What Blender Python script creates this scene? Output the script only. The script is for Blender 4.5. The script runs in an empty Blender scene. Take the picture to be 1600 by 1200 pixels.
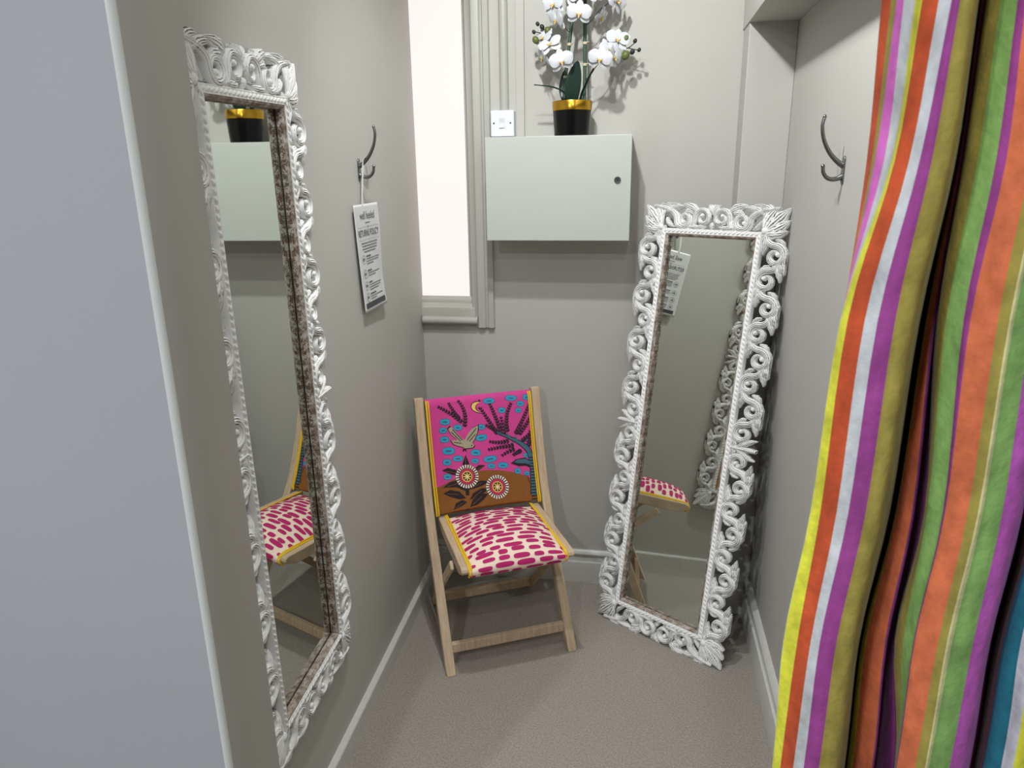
import bpy, bmesh, math, random
import numpy as np
from mathutils import Vector, Matrix
from mathutils.geometry import tessellate_polygon
random.seed(7)
S = bpy.context.scene
C = S.collection
PI = math.pi

# ------------------------------------------------------------------ camera
CAM_Z = 1.68
FWD = Vector((-0.1659, 0.9444, -0.2840)); RGT = Vector((0.9855, 0.1690, -0.0137)); UPV = Vector((-0.0350, 0.2822, 0.9587))
FWD.normalize(); RGT = (RGT - FWD * RGT.dot(FWD)).normalized(); UPV = RGT.cross(FWD)
cd = bpy.data.cameras.new('camera'); cam = bpy.data.objects.new('camera', cd); C.objects.link(cam)
cd.sensor_fit = 'HORIZONTAL'; cd.sensor_width = 36.0; cd.lens = 1121.156 * 36 / 1600; cd.clip_start = 0.02
M = Matrix((RGT, UPV, -FWD)).transposed().to_4x4(); M.translation = Vector((0, 0, CAM_Z)); cam.matrix_world = M
cd.dof.use_dof = True; cd.dof.focus_distance = 2.25; cd.dof.aperture_fstop = 8.0
S.camera = cam

# ------------------------------------------------------------------ exposure and light
S.view_settings.view_transform = 'Standard'; S.view_settings.look = 'None'
S.view_settings.gamma = 1.0; S.view_settings.use_curve_mapping = False
S.view_settings.exposure = 0.0
wd = bpy.data.worlds.new('shop_light'); S.world = wd; wd.use_nodes = True
wb = wd.node_tree.nodes['Background']; wb.inputs[0].default_value = (0.92, 0.97, 1.0, 1); wb.inputs[1].default_value = 0.05

CEIL = 2.78
def lamp(name, loc, power, radius, color=(1, 1, 1), target=None, cone=130, blend=.35):
    d = bpy.data.lights.new(name, 'SPOT' if target else 'AREA'); d.energy = power; d.color = color
    if target: d.spot_size = math.radians(cone); d.spot_blend = blend; d.shadow_soft_size = radius
    else: d.shape = 'DISK'; d.size = radius * 2
    o = bpy.data.objects.new(name, d); C.objects.link(o); o.location = loc
    if target: o.rotation_euler = (Vector(target) - Vector(loc)).to_track_quat('-Z', 'Y').to_euler()
    return o
lamp('ceiling_spotlight', (-0.31, 1.56, CEIL - 0.03), 66, 0.03, (.98, 1, .99), (0.38, 2.40, 1.50), 126, .48)
lamp('ceiling_spotlight', (-0.24, 1.20, CEIL - 0.03), 30, 0.025, (.98, 1, .99), (0.15, 2.50, 1.10), 110, .4)
lamp('shop_downlight', (0.20, -0.15, CEIL - 0.02), 11, 0.05, (.97, 1, 1))
lamp('shop_downlight', (-0.75, -1.10, CEIL - 0.02), 36, 0.06, (.95, .98, 1.0))
lamp('shop_downlight', (-1.6, -1.10, CEIL - 0.02), 46, 0.06, (.95, .98, 1.0))

# ------------------------------------------------------------------ helpers
class MB:
    """collects faces with a material slot and an optional wear value for ONE mesh object"""
    def __init__(s): s.v = []; s.f = []; s.m = []; s.w = []; s.c = []; s.usec = False
    def add(s, vs, fs, m=0, w=None, col=None):
        o = len(s.v); s.v += [tuple(p) for p in vs]; s.w += list(w) if w is not None else [0.0] * len(vs)
        for f in fs: s.f.append(tuple(o + i for i in f)); s.m.append(m); s.c.append(col or (1, 1, 1))
        if col: s.usec = True
    def box(s, x0, x1, y0, y1, z0, z1, m=0):
        v = [(x, y, z) for z in (z0, z1) for y in (y0, y1) for x in (x0, x1)]
        s.add(v, [(0, 2, 3, 1), (4, 5, 7, 6), (0, 1, 5, 4), (2, 6, 7, 3), (0, 4, 6, 2), (1, 3, 7, 5)], m)
    def prism(s, poly, x0, x1, axis='x', m=0):
        n = len(poly)
        def P(a, b, t): return {'x': (t, a, b), 'y': (a, t, b), 'z': (a, b, t)}[axis]
        v = [P(a, b, x0) for a, b in poly] + [P(a, b, x1) for a, b in poly]
        s.add(v, [tuple(range(n))[::-1], tuple(range(n, 2 * n))] + [(i, (i + 1) % n, n + (i + 1) % n, n + i) for i in range(n)], m)
    def tube(s, pts, rad, n=10, m=0, flat=1.0):
        pts = [Vector(p) for p in pts]; k = len(pts)
        if not hasattr(rad, '__len__'): rad = [rad] * k
        ref = None; vs = []
        for i, p in enumerate(pts):
            t = (pts[min(i + 1, k - 1)] - pts[max(i - 1, 0)]).normalized()
            if ref is None: ref = Vector((0, 0, 1)) if abs(t.z) < .9 else Vector((1, 0, 0))
            ref = (ref - t * ref.dot(t)).normalized(); b = t.cross(ref)
            for j in range(n):
                a = 2 * PI * j / n; vs.append(p + (ref * math.cos(a) + b * math.sin(a) * flat) * rad[i])
        fs = [(i * n + j, i * n + (j + 1) % n, (i + 1) * n + (j + 1) % n, (i + 1) * n + j) for i in range(k - 1) for j in range(n)]
        fs += [tuple(range(n))[::-1], tuple(range((k - 1) * n, k * n))]
        s.add(vs, fs, m)
    def lathe(s, prof, c=(0, 0, 0), n=48, m=0):
        vs = [(c[0] + r * math.cos(2 * PI * j / n), c[1] + r * math.sin(2 * PI * j / n), c[2] + z) for r, z in prof for j in range(n)]
        k = len(prof)
        fs = [(i * n + j, i * n + (j + 1) % n, (i + 1) * n + (j + 1) % n, (i + 1) * n + j) for i in range(k - 1) for j in range(n)]
        fs += [tuple(range(n))[::-1], tuple(range((k - 1) * n, k * n))]
        s.add(vs, fs, m)
    def ball(s, c, r, m=0, nu=10, nv=7, sc=(1, 1, 1), rot=None, w=0.0):
        vs = []
        for i in range(nv + 1):
            th = PI * i / nv
            for j in range(nu):
                p = Vector((math.sin(th) * math.cos(2 * PI * j / nu) * sc[0], math.sin(th) * math.sin(2 * PI * j / nu) * sc[1], math.cos(th) * sc[2])) * r
                if rot: p = rot @ p
                vs.append(p + Vector(c))
        fs = [(i * nu + j, (i + 1) * nu + j, (i + 1) * nu + (j + 1) % nu, i * nu + (j + 1) % nu) for i in range(nv) for j in range(nu)]
        s.add(vs, fs, m, [w] * len(vs))
    def grid(s, fn, nu, nv, m=0, closeu=False):
        vs = [fn(i / nu, j / nv) for j in range(nv + 1) for i in range(nu + 1)]
        s.add(vs, [(j * (nu + 1) + i, j * (nu + 1) + i + 1, (j + 1) * (nu + 1) + i + 1, (j + 1) * (nu + 1) + i) for j in range(nv) for i in range(nu)], m)
    def build(s, name, mats, parent=None, smooth=None, bevel=None, fix=True, sharp=None):
        me = bpy.data.meshes.new(name); me.from_pydata(s.v, [], s.f)
        for m in (mats if isinstance(mats, (list, tuple)) else [mats]): me.materials.append(m)
        me.polygons.foreach_set('material_index', s.m)
        if any(s.w):
            at = me.attributes.new('wear', 'FLOAT', 'POINT'); at.data.foreach_set('value', s.w)
        if s.usec:
            at = me.attributes.new('dye', 'FLOAT_COLOR', 'CORNER'); k = 0
            for p, col in zip(me.polygons, s.c):
                for li in p.loop_indices: at.data[li].color = (*col, 1)
        if fix:
            bm = bmesh.new(); bm.from_mesh(me); bmesh.ops.remove_doubles(bm, verts=bm.verts, dist=1e-6)
            bmesh.ops.recalc_face_normals(bm, faces=bm.faces); bm.to_mesh(me); bm.free()
        if smooth is not None:
            me.polygons.foreach_set('use_smooth', [True] * len(me.polygons))
            if smooth < 180: me.set_sharp_from_angle(angle=math.radians(smooth))
        o = bpy.data.objects.new(name, me); C.objects.link(o)
        if parent: o.parent = parent
        if bevel:
            b = o.modifiers.new('bevel', 'BEVEL'); b.width = bevel; b.segments = 2; b.limit_method = 'ANGLE'; b.angle_limit = math.radians(35)
        return o

def tag(o, label, cat, group=None):
    o['label'] = label; o['category'] = cat
    if group: o['group'] = group
    return o
def thing(name, label, cat, loc=(0, 0, 0), rz=0, group=None):
    o = bpy.data.objects.new(name, None); C.objects.link(o); o.location = loc; o.rotation_euler = (0, 0, rz); o.empty_display_size = .05
    return tag(o, label, cat, group)
def struct(o): o['kind'] = 'structure'; return o
def copy_tree(o, parent=None):
    c = o.copy(); C.objects.link(c)
    if parent: c.parent = parent
    for ch in list(o.children): copy_tree(ch, c)
    return c
def lin(r, g, b):
    f = lambda x: ((x / 255 + .055) / 1.055) ** 2.4 if x > 10 else x / 255 / 12.92
    return (f(r), f(g), f(b))
def srgb(*a): return (*lin(*a), 1)

def mat(name, col, rough=.6, metal=0.0, noise=None, bump=None, sheen=0, spec=None, coat=0, attr=None):
    """col sRGB 0-255; noise=(scale,amount,stretch xyz); bump=(scale,strength,distance)"""
    m = bpy.data.materials.new(name); m.use_nodes = True; nt = m.node_tree; b = nt.nodes['Principled BSDF']
    b.inputs['Base Color'].default_value = srgb(*col); b.inputs['Roughness'].default_value = rough; b.inputs['Metallic'].default_value = metal
    if spec is not None: b.inputs['Specular IOR Level'].default_value = spec
    if sheen: b.inputs['Sheen Weight'].default_value = sheen; b.inputs['Sheen Roughness'].default_value = .4
    if coat: b.inputs['Coat Weight'].default_value = coat; b.inputs['Coat Roughness'].default_value = .1
    tc = nt.nodes.new('ShaderNodeTexCoord')
    src = None
    if attr:
        a = nt.nodes.new('ShaderNodeAttribute'); a.attribute_name = attr; src = a.outputs['Color']; nt.links.new(src, b.inputs['Base Color'])
    if noise:
        mp = nt.nodes.new('ShaderNodeMapping'); nt.links.new(tc.outputs['Object'], mp.inputs[0]); mp.inputs['Scale'].default_value = noise[2] if len(noise) > 2 else (1, 1, 1)
        n = nt.nodes.new('ShaderNodeTexNoise'); n.inputs['Scale'].default_value = noise[0]; n.inputs['Detail'].default_value = 5; nt.links.new(mp.outputs[0], n.inputs[0])
        r = nt.nodes.new('ShaderNodeMapRange'); nt.links.new(n.outputs[0], r.inputs[0]); r.inputs[1].default_value = .25; r.inputs[2].default_value = .75
        r.inputs[3].default_value = 1 - noise[1]; r.inputs[4].default_value = 1 + noise[1]
        mx = nt.nodes.new('ShaderNodeVectorMath'); mx.operation = 'SCALE'; nt.links.new(r.outputs[0], mx.inputs['Scale'])
        if src: nt.links.new(src, mx.inputs[0])
        else: mx.inputs[0].default_value = lin(*col)
        nt.links.new(mx.outputs[0], b.inputs['Base Color'])
    if bump:
        n2 = nt.nodes.new('ShaderNodeTexNoise'); n2.inputs['Scale'].default_value = bump[0]; n2.inputs['Detail'].default_value = 4; nt.links.new(tc.outputs['Object'], n2.inputs[0])
        bp = nt.nodes.new('ShaderNodeBump'); bp.inputs['Strength'].default_value = bump[1]; bp.inputs['Distance'].default_value = bump[2]
        nt.links.new(n2.outputs[0], bp.inputs['Height']); nt.links.new(bp.outputs[0], b.inputs['Normal'])
    return m

def whitewash(name, wood, paint, amount, wave=60):
    """lime-washed carved wood: paint worn off in streaks, bare wood left in the carved grooves (wear attribute)"""
    m = bpy.data.materials.new(name); m.use_nodes = True; nt = m.node_tree; b = nt.nodes['Principled BSDF']; b.inputs['Roughness'].default_value = .72
    b.inputs['Specular IOR Level'].default_value = .25
    tc = nt.nodes.new('ShaderNodeTexCoord')
    n = nt.nodes.new('ShaderNodeTexNoise'); n.inputs['Scale'].default_value = 55; n.inputs['Detail'].default_value = 6; n.inputs['Roughness'].default_value = .65
    nt.links.new(tc.outputs['Object'], n.inputs[0])
    w = nt.nodes.new('ShaderNodeTexWave'); w.inputs['Scale'].default_value = wave; w.inputs['Distortion'].default_value = 9; w.inputs['Detail'].default_value = 3
    nt.links.new(tc.outputs['Object'], w.inputs[0])
    at = nt.nodes.new('ShaderNodeAttribute'); at.attribute_name = 'wear'
    def math_(op, a, c):
        k = nt.nodes.new('ShaderNodeMath'); k.operation = op
        for i, x in enumerate((a, c)):
            if isinstance(x, (int, float)): k.inputs[i].default_value = x
            else: nt.links.new(x, k.inputs[i])
        return k.outputs[0]
    t = math_('ADD', math_('MULTIPLY', n.outputs[0], .9), math_('MULTIPLY', w.outputs['Fac'], .22))
    t = math_('ADD', t, math_('MULTIPLY', at.outputs['Fac'], .46))
    cr = nt.nodes.new('ShaderNodeValToRGB'); cr.color_ramp.elements[0].position = amount; cr.color_ramp.elements[1].position = amount + .2
    cr.color_ramp.elements[0].color = srgb(*paint); cr.color_ramp.elements[1].color = srgb(*wood)
    nt.links.new(t, cr.inputs[0]); nt.links.new(cr.outputs[0], b.inputs['Base Color'])
    bp = nt.nodes.new('ShaderNodeBump'); bp.inputs['Strength'].default_value = .35; bp.inputs['Distance'].default_value = .0015
    nt.links.new(t, bp.inputs['Height']); nt.links.new(bp.outputs[0], b.inputs['Normal'])
    return m

def crom(P, n):
    """Catmull-Rom through points"""
    P = [np.array(p, float) for p in P]; Q = [2 * P[0] - P[1]] + P + [2 * P[-1] - P[-2]]; out = []
    for i in range(1, len(Q) - 2):
        for k in range(n):
            t = k / n; a, b, c, d = Q[i - 1:i + 3]
            out.append(.5 * ((2 * b) + (-a + c) * t + (2 * a - 5 * b + 4 * c - d) * t * t + (-a + 3 * b - 3 * c + d) * t ** 3))
    out.append(P[-1]); return out
def bez(a, b, c, d, n=14):
    a, b, c, d = (np.array(p, float) for p in (a, b, c, d))
    return [a * (1 - t) ** 3 + 3 * b * t * (1 - t) ** 2 + 3 * c * t * t * (1 - t) + d * t ** 3 for t in np.linspace(0, 1, n)]

# ------------------------------------------------------------------ materials
M_wall = mat('wall_paint', (184, 182, 176), .62, noise=(3, .025), bump=(140, .12, .002))
M_wall_shop = mat('wall_paint_front', (178, 181, 187), .6, noise=(2.2, .03), bump=(120, .12, .002))
M_bead = mat('edge_bead_gloss', (226, 230, 228), .35)
M_trim = mat('trim_gloss_paint', (176, 175, 168), .38, noise=(6, .02), bump=(60, .06, .002))
M_skirt = mat('skirting_paint', (205, 204, 200), .4, noise=(30, .05), bump=(60, .06, .002))
M_ceil = mat('ceiling_paint', (228, 227, 224), .7)
M_carpet = mat('carpet', (164, 157, 148), .95, noise=(190, .28), bump=(300, .9, .005), spec=.1)
M_cab = mat('cabinet_board', (192, 197, 191), .42, noise=(2, .015))
M_dark = mat('dark_gap', (30, 28, 26), .8)
M_switch = mat('white_plastic', (226, 231, 240), .3)
M_grey_plastic = mat('switch_rocker', (212, 216, 226), .35)
M_screw = mat('screw', (120, 122, 126), .35, .9)
M_steel = mat('brushed_steel', (150, 150, 150), .28, 1.0)
M_wood = mat('limed_mango_wood', (200, 176, 148), .55, noise=(9, .2, (14, 1.6, 1.6)), bump=(60, .15, .002))
M_yellow = mat('yellow_piping', (238, 196, 40), .7, noise=(300, .1))

# ------------------------------------------------------------------ room
XL, XR, YB = -0.8272, 0.472, 2.7192
YC = 2.580; XC = 0.324; ZS = 2.120          # boxed pipe column and soffit
JX, JY0, JY1 = -0.70, 0.9525, 1.114            # partition that ends at the cubicle opening
b = MB(); b.box(-2.4, 1.9, -1.2, YB + .12, -.05, 0); struct(b.build('floor', M_carpet))
b = MB(); b.box(-2.4, 1.9, JY0, YB + .12, CEIL, CEIL + .05); struct(b.build('ceiling', M_ceil))
# left wall of the cubicle (behind the jamb) with the jamb partition in front
def LX(y): return XL - .018 * (y - 2.30)      # the left wall runs very slightly outwards
b = MB(); b.prism([(LX(JY1 - .02) - .1, JY1 - .02), (LX(JY1 - .02), JY1 - .02), (LX(YB), YB), (LX(YB) - .1, YB)], 0, CEIL, 'z'); struct(b.build('wall_left', M_wall))
b = MB(); ch = .0098
poly = [(-2.4, JY0), (JX - ch, JY0), (JX - ch * .35, JY0 + ch * .28), (JX, JY0 + ch), (JX, JY1 - .004), (JX - .004, JY1), (-2.4, JY1)]
b.prism(poly, 0, CEIL, 'z'); b.m[2:2 + len(poly)] = [0, 2, 2, 1, 1, 1, 1]; struct(b.build('wall_front_left', [M_wall_shop, M_wall, M_bead], smooth=50))
b = MB(); b.box(XR, XR + .1, 1.12, YB, 0, CEIL); struct(b.build('wall_right', M_wall))
b = MB(); b.box(XR + .1, 1.9, 1.12, 1.24, 0, CEIL); struct(b.build('wall_front_right', M_wall_shop))
b = MB(); b.box(JX - .02, XR, JY0 + .01, JY1, 2.66, CEIL); struct(b.build('wall_header', M_wall_shop))
b = MB(); b.box(XL - .1, XR, 1.34, 1.42, 2.692, CEIL); struct(b.build('added_shade_beam', M_wall))  # unseen beam, added to cast a dark band high on the back wall
# back wall with the window opening
WX0, WX1, WZ0, WZ1 = XL - .02, -0.606, 1.150, 2.62
b = MB()
b.box(WX1, XR + .1, YB, YB + .12, 0, CEIL); b.box(XL - .1, WX1, YB, YB + .12, 0, WZ0); b.box(XL - .1, WX1, YB, YB + .12, WZ1, CEIL); b.box(XL - .1, WX0, YB, YB + .12, WZ0, WZ1)
struct(b.build('wall_back', M_wall))
# boxed pipe column and soffit
b = MB(); b.box(XC, XR, YC, YB, 0, ZS + .01); struct(b.build('trim_1', M_wall, bevel=.003))
b = MB(); b.box(XC - .004, XR, JY1 + .1, YB, ZS, CEIL); struct(b.build('trim_2', M_wall, bevel=.002))
# skirtings
def skirt_profile(h, t):                      # (out from wall, z)
    return [(0, 0), (t, 0), (t, h * .60), (t * .92, h * .64), (t * .62, h * .66), (t * .55, h * .72), (t * .5, h * .80), (t * .72, h * .84), (t * .80, h * .90), (t * .62, h * .96), (t * .3, h), (0, h)]
b = MB(); b.prism([(YB - o, z) for o, z in skirt_profile(.145, .022)], XL, XC, 'x'); struct(b.build('baseboard_back', M_skirt, smooth=35))
b = MB(); b.prism([(XR - o, z) for o, z in skirt_profile(.160, .024)], 1.13, YC, 'y')
b.prism([(YC - o, z) for o, z in skirt_profile(.160, .02)], XC, XR - .02, 'x'); struct(b.build('baseboard_right', M_skirt, smooth=35))
b = MB(); pr = [(0, 0), (.02, 0), (.02, .060), (.018, .064), (0, .068)]; n = 5
b.add([(LX(JY1) + o, JY1, z) for o, z in pr] + [(LX(YB) + o, YB, z) for o, z in pr], [tuple(range(n))[::-1], tuple(range(n, 2 * n))] + [(i, (i + 1) % n, n + (i + 1) % n, n + i) for i in range(n)]); struct(b.build('baseboard_left', M_skirt))

# window with moulded casing, sill and frosted pane
win = bpy.data.objects.new('window_1', None); C.objects.link(win); struct(win)
y0 = YB
prof = [(-.652, y0 + .07), (-.652, y0 + .052), (-.643, y0 + .050), (-.634, y0 + .018), (-.630, y0 - .004), (-.617, y0 - .006), (-.606, y0 - .014), (-.602, y0 - .022), (-.590, y0 - .022), (-.577, y0 - .019), (-.572, y0 - .012), (-.566, y0 - .012), (-.562, y0 - .020), (-.543, y0 - .020), (-.541, y0 - .016), (-.541, y0 + .07)]
b = MB(); b.prism(prof, 1.094, WZ1 + .1, 'z'); b.build('casing', M_trim, win, smooth=40)
b = MB()
b.prism([(y0 + .07, 1.150), (y0 + .07, 1.206), (y0 + .050, 1.206), (y0 + .044, 1.197), (y0 + .03, 1.197), (y0 + .026, 1.190), (y0 + .026, 1.184), (y0 + .008, 1.182), (y0 + .004, 1.178), (y0 + .0, 1.172), (y0 - .008, 1.170), (y0 - .010, 1.164), (y0 - .010, 1.125), (y0 + .0, 1.12)], WX0, -.618, 'x')
b.build('bottom_rail', M_trim, win, smooth=35)
b = MB(); nos = [(y0, 1.135), (y0 - .022, 1.135)] + [(y0 - .022 - .014 * math.sin(a), 1.121 + .014 * math.cos(a)) for a in np.linspace(.2, PI - .1, 9)] + [(y0, 1.105)]
b.prism(nos, XL, -.606, 'x'); b.build('sill', M_trim, win, smooth=60)
mp = bpy.data.materials.new('frosted_backlit_glass'); mp.use_nodes = True; pb = mp.node_tree.nodes['Principled BSDF']
pb.inputs['Base Color'].default_value = (.06, .06, .06, 1); pb.inputs['Roughness'].default_value = .5; pb.inputs['Emission Color'].default_value = (1.0, .90, .855, 1); pb.inputs['Emission Strength'].default_value = .98
b = MB(); b.box(WX0, -.645, y0 + .052, y0 + .058, 1.195, WZ1); b.build('pane', mp, win)

# upright batten and plastic cable trunking above the cabinet
b = MB(); b.box(-.446, -.416, YB - .014, YB, 1.80, CEIL); struct(b.build('trim_3', M_wall, bevel=.002))
b = MB(); b.tube([(-.490, YB - .004, 1.885), (-.491, YB - .004, CEIL)], .0165, 20); o = b.build('cable_trunking', M_trim, smooth=60)
tag(o, 'cream rounded cable trunking running up the back wall from the light switch', 'trunking')

# light switch
t = thing('light_switch', 'white square light switch on the back wall above the grey cabinet', 'light switch', (-.493, YB, 1.846))
b = MB(); b.box(-.042, .042, -.030, 0, -.044, .042); b.build('back_box', M_switch, t, bevel=.003)
b = MB(); b.prism([(-.043, -.030), (-.043, -.036), (-.040, -.040), (.040, -.040), (.043, -.036), (.043, -.030)], -.045, .043, 'z'); b.build('face_plate', M_switch, t, bevel=.002)
b = MB(); b.prism([(-.040, -.016), (-.0445, -.016), (-.0425, 0.0), (-.0455, .018), (-.040, .018)], -.010, .010, 'x'); b.build('rocker', M_grey_plastic, t, bevel=.0008)
for sx in (-.030, .030):
    b = MB(); b.lathe([(0.0005, .0406), (.0034, .0406), (.0034, .039), (.0005, .039)], n=14); o = b.build('screw', M_screw, t); o.rotation_euler = (PI / 2, 0, 0); o.location = (sx, 0, 0)

# wall cabinet
CX0, CX1, CY, CZ0, CZ1 = -.528, -.031, 2.539, 1.446, 1.7925
t = thing('wall_cabinet', 'pale grey lockable cupboard fixed on the back wall under the orchid', 'cabinet', ((CX0 + CX1) / 2, YB, CZ0))
hw = (CX1 - CX0) / 2; hh = CZ1 - CZ0; dp = YB - CY - .022
b = MB(); b.box(-hw, hw, -dp, 0, 0, hh); b.build('cabinet_body', M_cab, t, bevel=.001)
b = MB(); b.box(-hw - .0005, hw + .0005, -dp - .022, -dp - .002, -.0005, hh + .0005); b.build('door', M_cab, t, bevel=.0015)
b = MB(); b.lathe([(.0005, 0), (.0115, 0), (.0115, .004), (.0095, .0065), (.0075, .0065), (.0070, .0045), (.0005, .0045)], n=28); lk = b.build('cam_lock', M_steel, t, smooth=40)
lk.rotation_euler = (PI / 2, 0, 0); lk.location = (-.075 - (CX0 + CX1) / 2, -dp - .021, 1.648 - CZ0)
b = MB(); b.box(-.0012, .0012, -.0045, .0045, .0040, .0050); k = b.build('keyhole', M_dark, lk)

# ------------------------------------------------------------------ carved mirrors
M_lime = whitewash('limewashed_carving', (94, 86, 80), (240, 240, 239), .74)
M_slip = whitewash('worn_inner_slip', (112, 92, 76), (206, 200, 194), .42, 170)
M_glass = mat('mirror_silver', (222, 226, 220), .012, 1.0)
M_back = mat('mirror_backing', (52, 46, 40), .8)
MW, MH, MT = .526, 1.580, .028
BAND = .082                      # carved width, outer edge to rope moulding

class Carve(MB):
    def __init__(s, mapping): super().__init__(); s.map = mapping
    def ribbon(s, pts, wid, hgt, lift=0.0):
        """carved strap: swept section with two gouged grooves"""
        pts = [np.array(p, float) for p in pts]; k = len(pts)
        wid = np.interp(np.linspace(0, 1, k), np.linspace(0, 1, len(wid)), wid); hgt = np.interp(np.linspace(0, 1, k), np.linspace(0, 1, len(hgt)), hgt)
        T = [(-1, 0, .4), (-1, .60, .2), (-.88, .84, 0), (-.66, .90, 0), (-.52, .62, 1), (-.38, .95, 0), (-.14, 1.0, 0), (0, .70, 1), (.14, 1.0, 0), (.38, .95, 0), (.52, .62, 1), (.66, .90, 0), (.88, .84, 0), (1, .60, .2), (1, 0, .4)]
        vs = []; ws = []
        for i, p in enumerate(pts):
            d = pts[min(i + 1, k - 1)] - pts[max(i - 1, 0)]; d = d / (np.linalg.norm(d) + 1e-9); nn = np.array([-d[1], d[0]])
            for a, h, g in T:
                q = p + nn * a * wid[i] * .5
                vs.append(s.map(q[0], min(max(q[1], -.003), .0895), lift + h * hgt[i])); ws.append(g)
        n = len(T)
        fs = [(i * n + j, i * n + j + 1, (i + 1) * n + j + 1, (i + 1) * n + j) for i in range(k - 1) for j in range(n - 1)]
        fs += [(i * n, (i + 1) * n, (i + 1) * n + n - 1, i * n + n - 1) for i in range(k - 1)]
        fs += [tuple(range(n)), tuple(range((k - 1) * n, k * n))[::-1]]
        s.add(vs, fs, 0, ws)
    def knob(s, c, r, h):
        vs = []; n = 12; prof = [(1, 0), (1, .55), (.8, .86), (.45, 1.0)]
        for f, z in prof:
            vs += [s.map(c[0] + r * f * math.cos(2 * PI * j / n), c[1] + r * f * math.sin(2 * PI * j / n), z * h) for j in range(n)]
        m = len(prof)
        s.add(vs, [(i * n + j, i * n + (j + 1) % n, (i + 1) * n + (j + 1) % n, (i + 1) * n + j) for i in range(m - 1) for j in range(n)] + [tuple(range(n))[::-1], tuple(range((m - 1) * n, m * n))], 0)
    def leaf(s, a, b, bend, w, h=.024):
        a = np.array(a); b = np.array(b); d = b - a; nn = np.array([-d[1], d[0]])
        pts = bez(a, a + d * .33 + nn * bend, a + d * .7 + nn * bend, b, 17)
        env = np.interp(np.linspace(0, 1, 17), np.linspace(0, 1, 6), [.4, .85, 1.05, .98, .70, .12])
        s.ribbon(pts, [w * e_ * (.74 + .30 * abs(math.sin(PI * 3.5 * k / 16 + .6)) if k < 15 else 1) for k, e_ in enumerate(env)], [h * .7, h, h, h * .95, h * .8, h * .55])
    def scroll(s, start, c, R, sg, flow, turns=1.12, w=.0215, h=.027):
        """stem that runs into a volute. sg: side it goes over (+1 outer), flow: direction along the rail"""
        a0 = PI if flow > 0 else 0.0
        sp = []
        for t in np.linspace(0, 1, 26):
            ang = a0 - flow * sg * t * turns * 2 * PI
            r = R * (1 - t) ** .9 * .70 + R * .30
            sp.append((c[0] + r * math.cos(ang), c[1] + r * math.sin(ang)))
        st = np.array(start); e = np.array(sp[0])
        stem = bez(st, st + np.array([flow * abs(e[0] - st[0]) * .7, sg * .004]), e - np.array([0, sg * R * .8]), e, 10)
        s.ribbon(stem[:-1] + [np.array(p) for p in sp], [w * .7, w, w * 1.1, w, w * .9, w * .75, w * .6], [h * .8, h, h, h, h * .9, h * .8, h * .7])
        s.knob(sp[-1], R * .25, h * .95)

def carve_half(cv, s0, s1, n, first=1):
    """running acanthus scroll from s0 (corner) to s1 (middle): volutes alternate between the rope side and the outer side"""
    rr = random.Random(int(s0 * 1000)); flow = 1 if s1 > s0 else -1; p = abs(s1 - s0) / n; R = min(.0315, p * .37); sg = first
    for i in range(n):
        a = s0 + flow * p * i; jit = rr.uniform(-.003, .003); Ri = R * rr.uniform(.93, 1.06)
        c = (a + flow * (p * .60 + jit), .0415 + sg * .0095)
        cv.scroll((a - flow * p * .42, .0415 - sg * .034), c, Ri, sg, flow, 1.1 + rr.uniform(-.06, .1), .0195)
        # leaf thrown off over the back of the volute
        cv.leaf((c[0] - flow * Ri * .55, c[1] + sg * Ri * .80), (c[0] + flow * p * .50, .0415 + sg * .0455), sg * flow * .14, .022, .022)
        cv.leaf((c[0] + flow * Ri * .70, c[1] + sg * Ri * .65), (c[0] + flow * p * .70, .0415 + sg * .026), sg * flow * .16, .019, .027)
        # acanthus lobes filling the hollow on the other side of the stem
        cv.leaf((a - flow * p * .30, .0415 - sg * .022), (a + flow * p * .34, .0415 - sg * .043), -sg * flow * .18, .022, .021)
        cv.leaf((a - flow * p * .06, .0415 - sg * .010), (a + flow * p * .62, .0415 - sg * .034), -sg * flow * .14, .020, .024)
        cv.leaf((a + flow * p * .02, .0415 + sg * .002), (a + flow * p * .30, .0415 + sg * .034), sg * flow * .20, .015, .022)
        sg = -sg
    return sg

def side_mapping(kind):
    def f(s, w, z):
        y = MT - z
        if kind == 'bottom': return (s, y, BAND - w)
        if kind == 'top': return (s, y, MH - BAND + w)
        if kind == 'left': return (BAND - w, y, s)
        return (MW - BAND + w, y, s)
    return f

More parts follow.
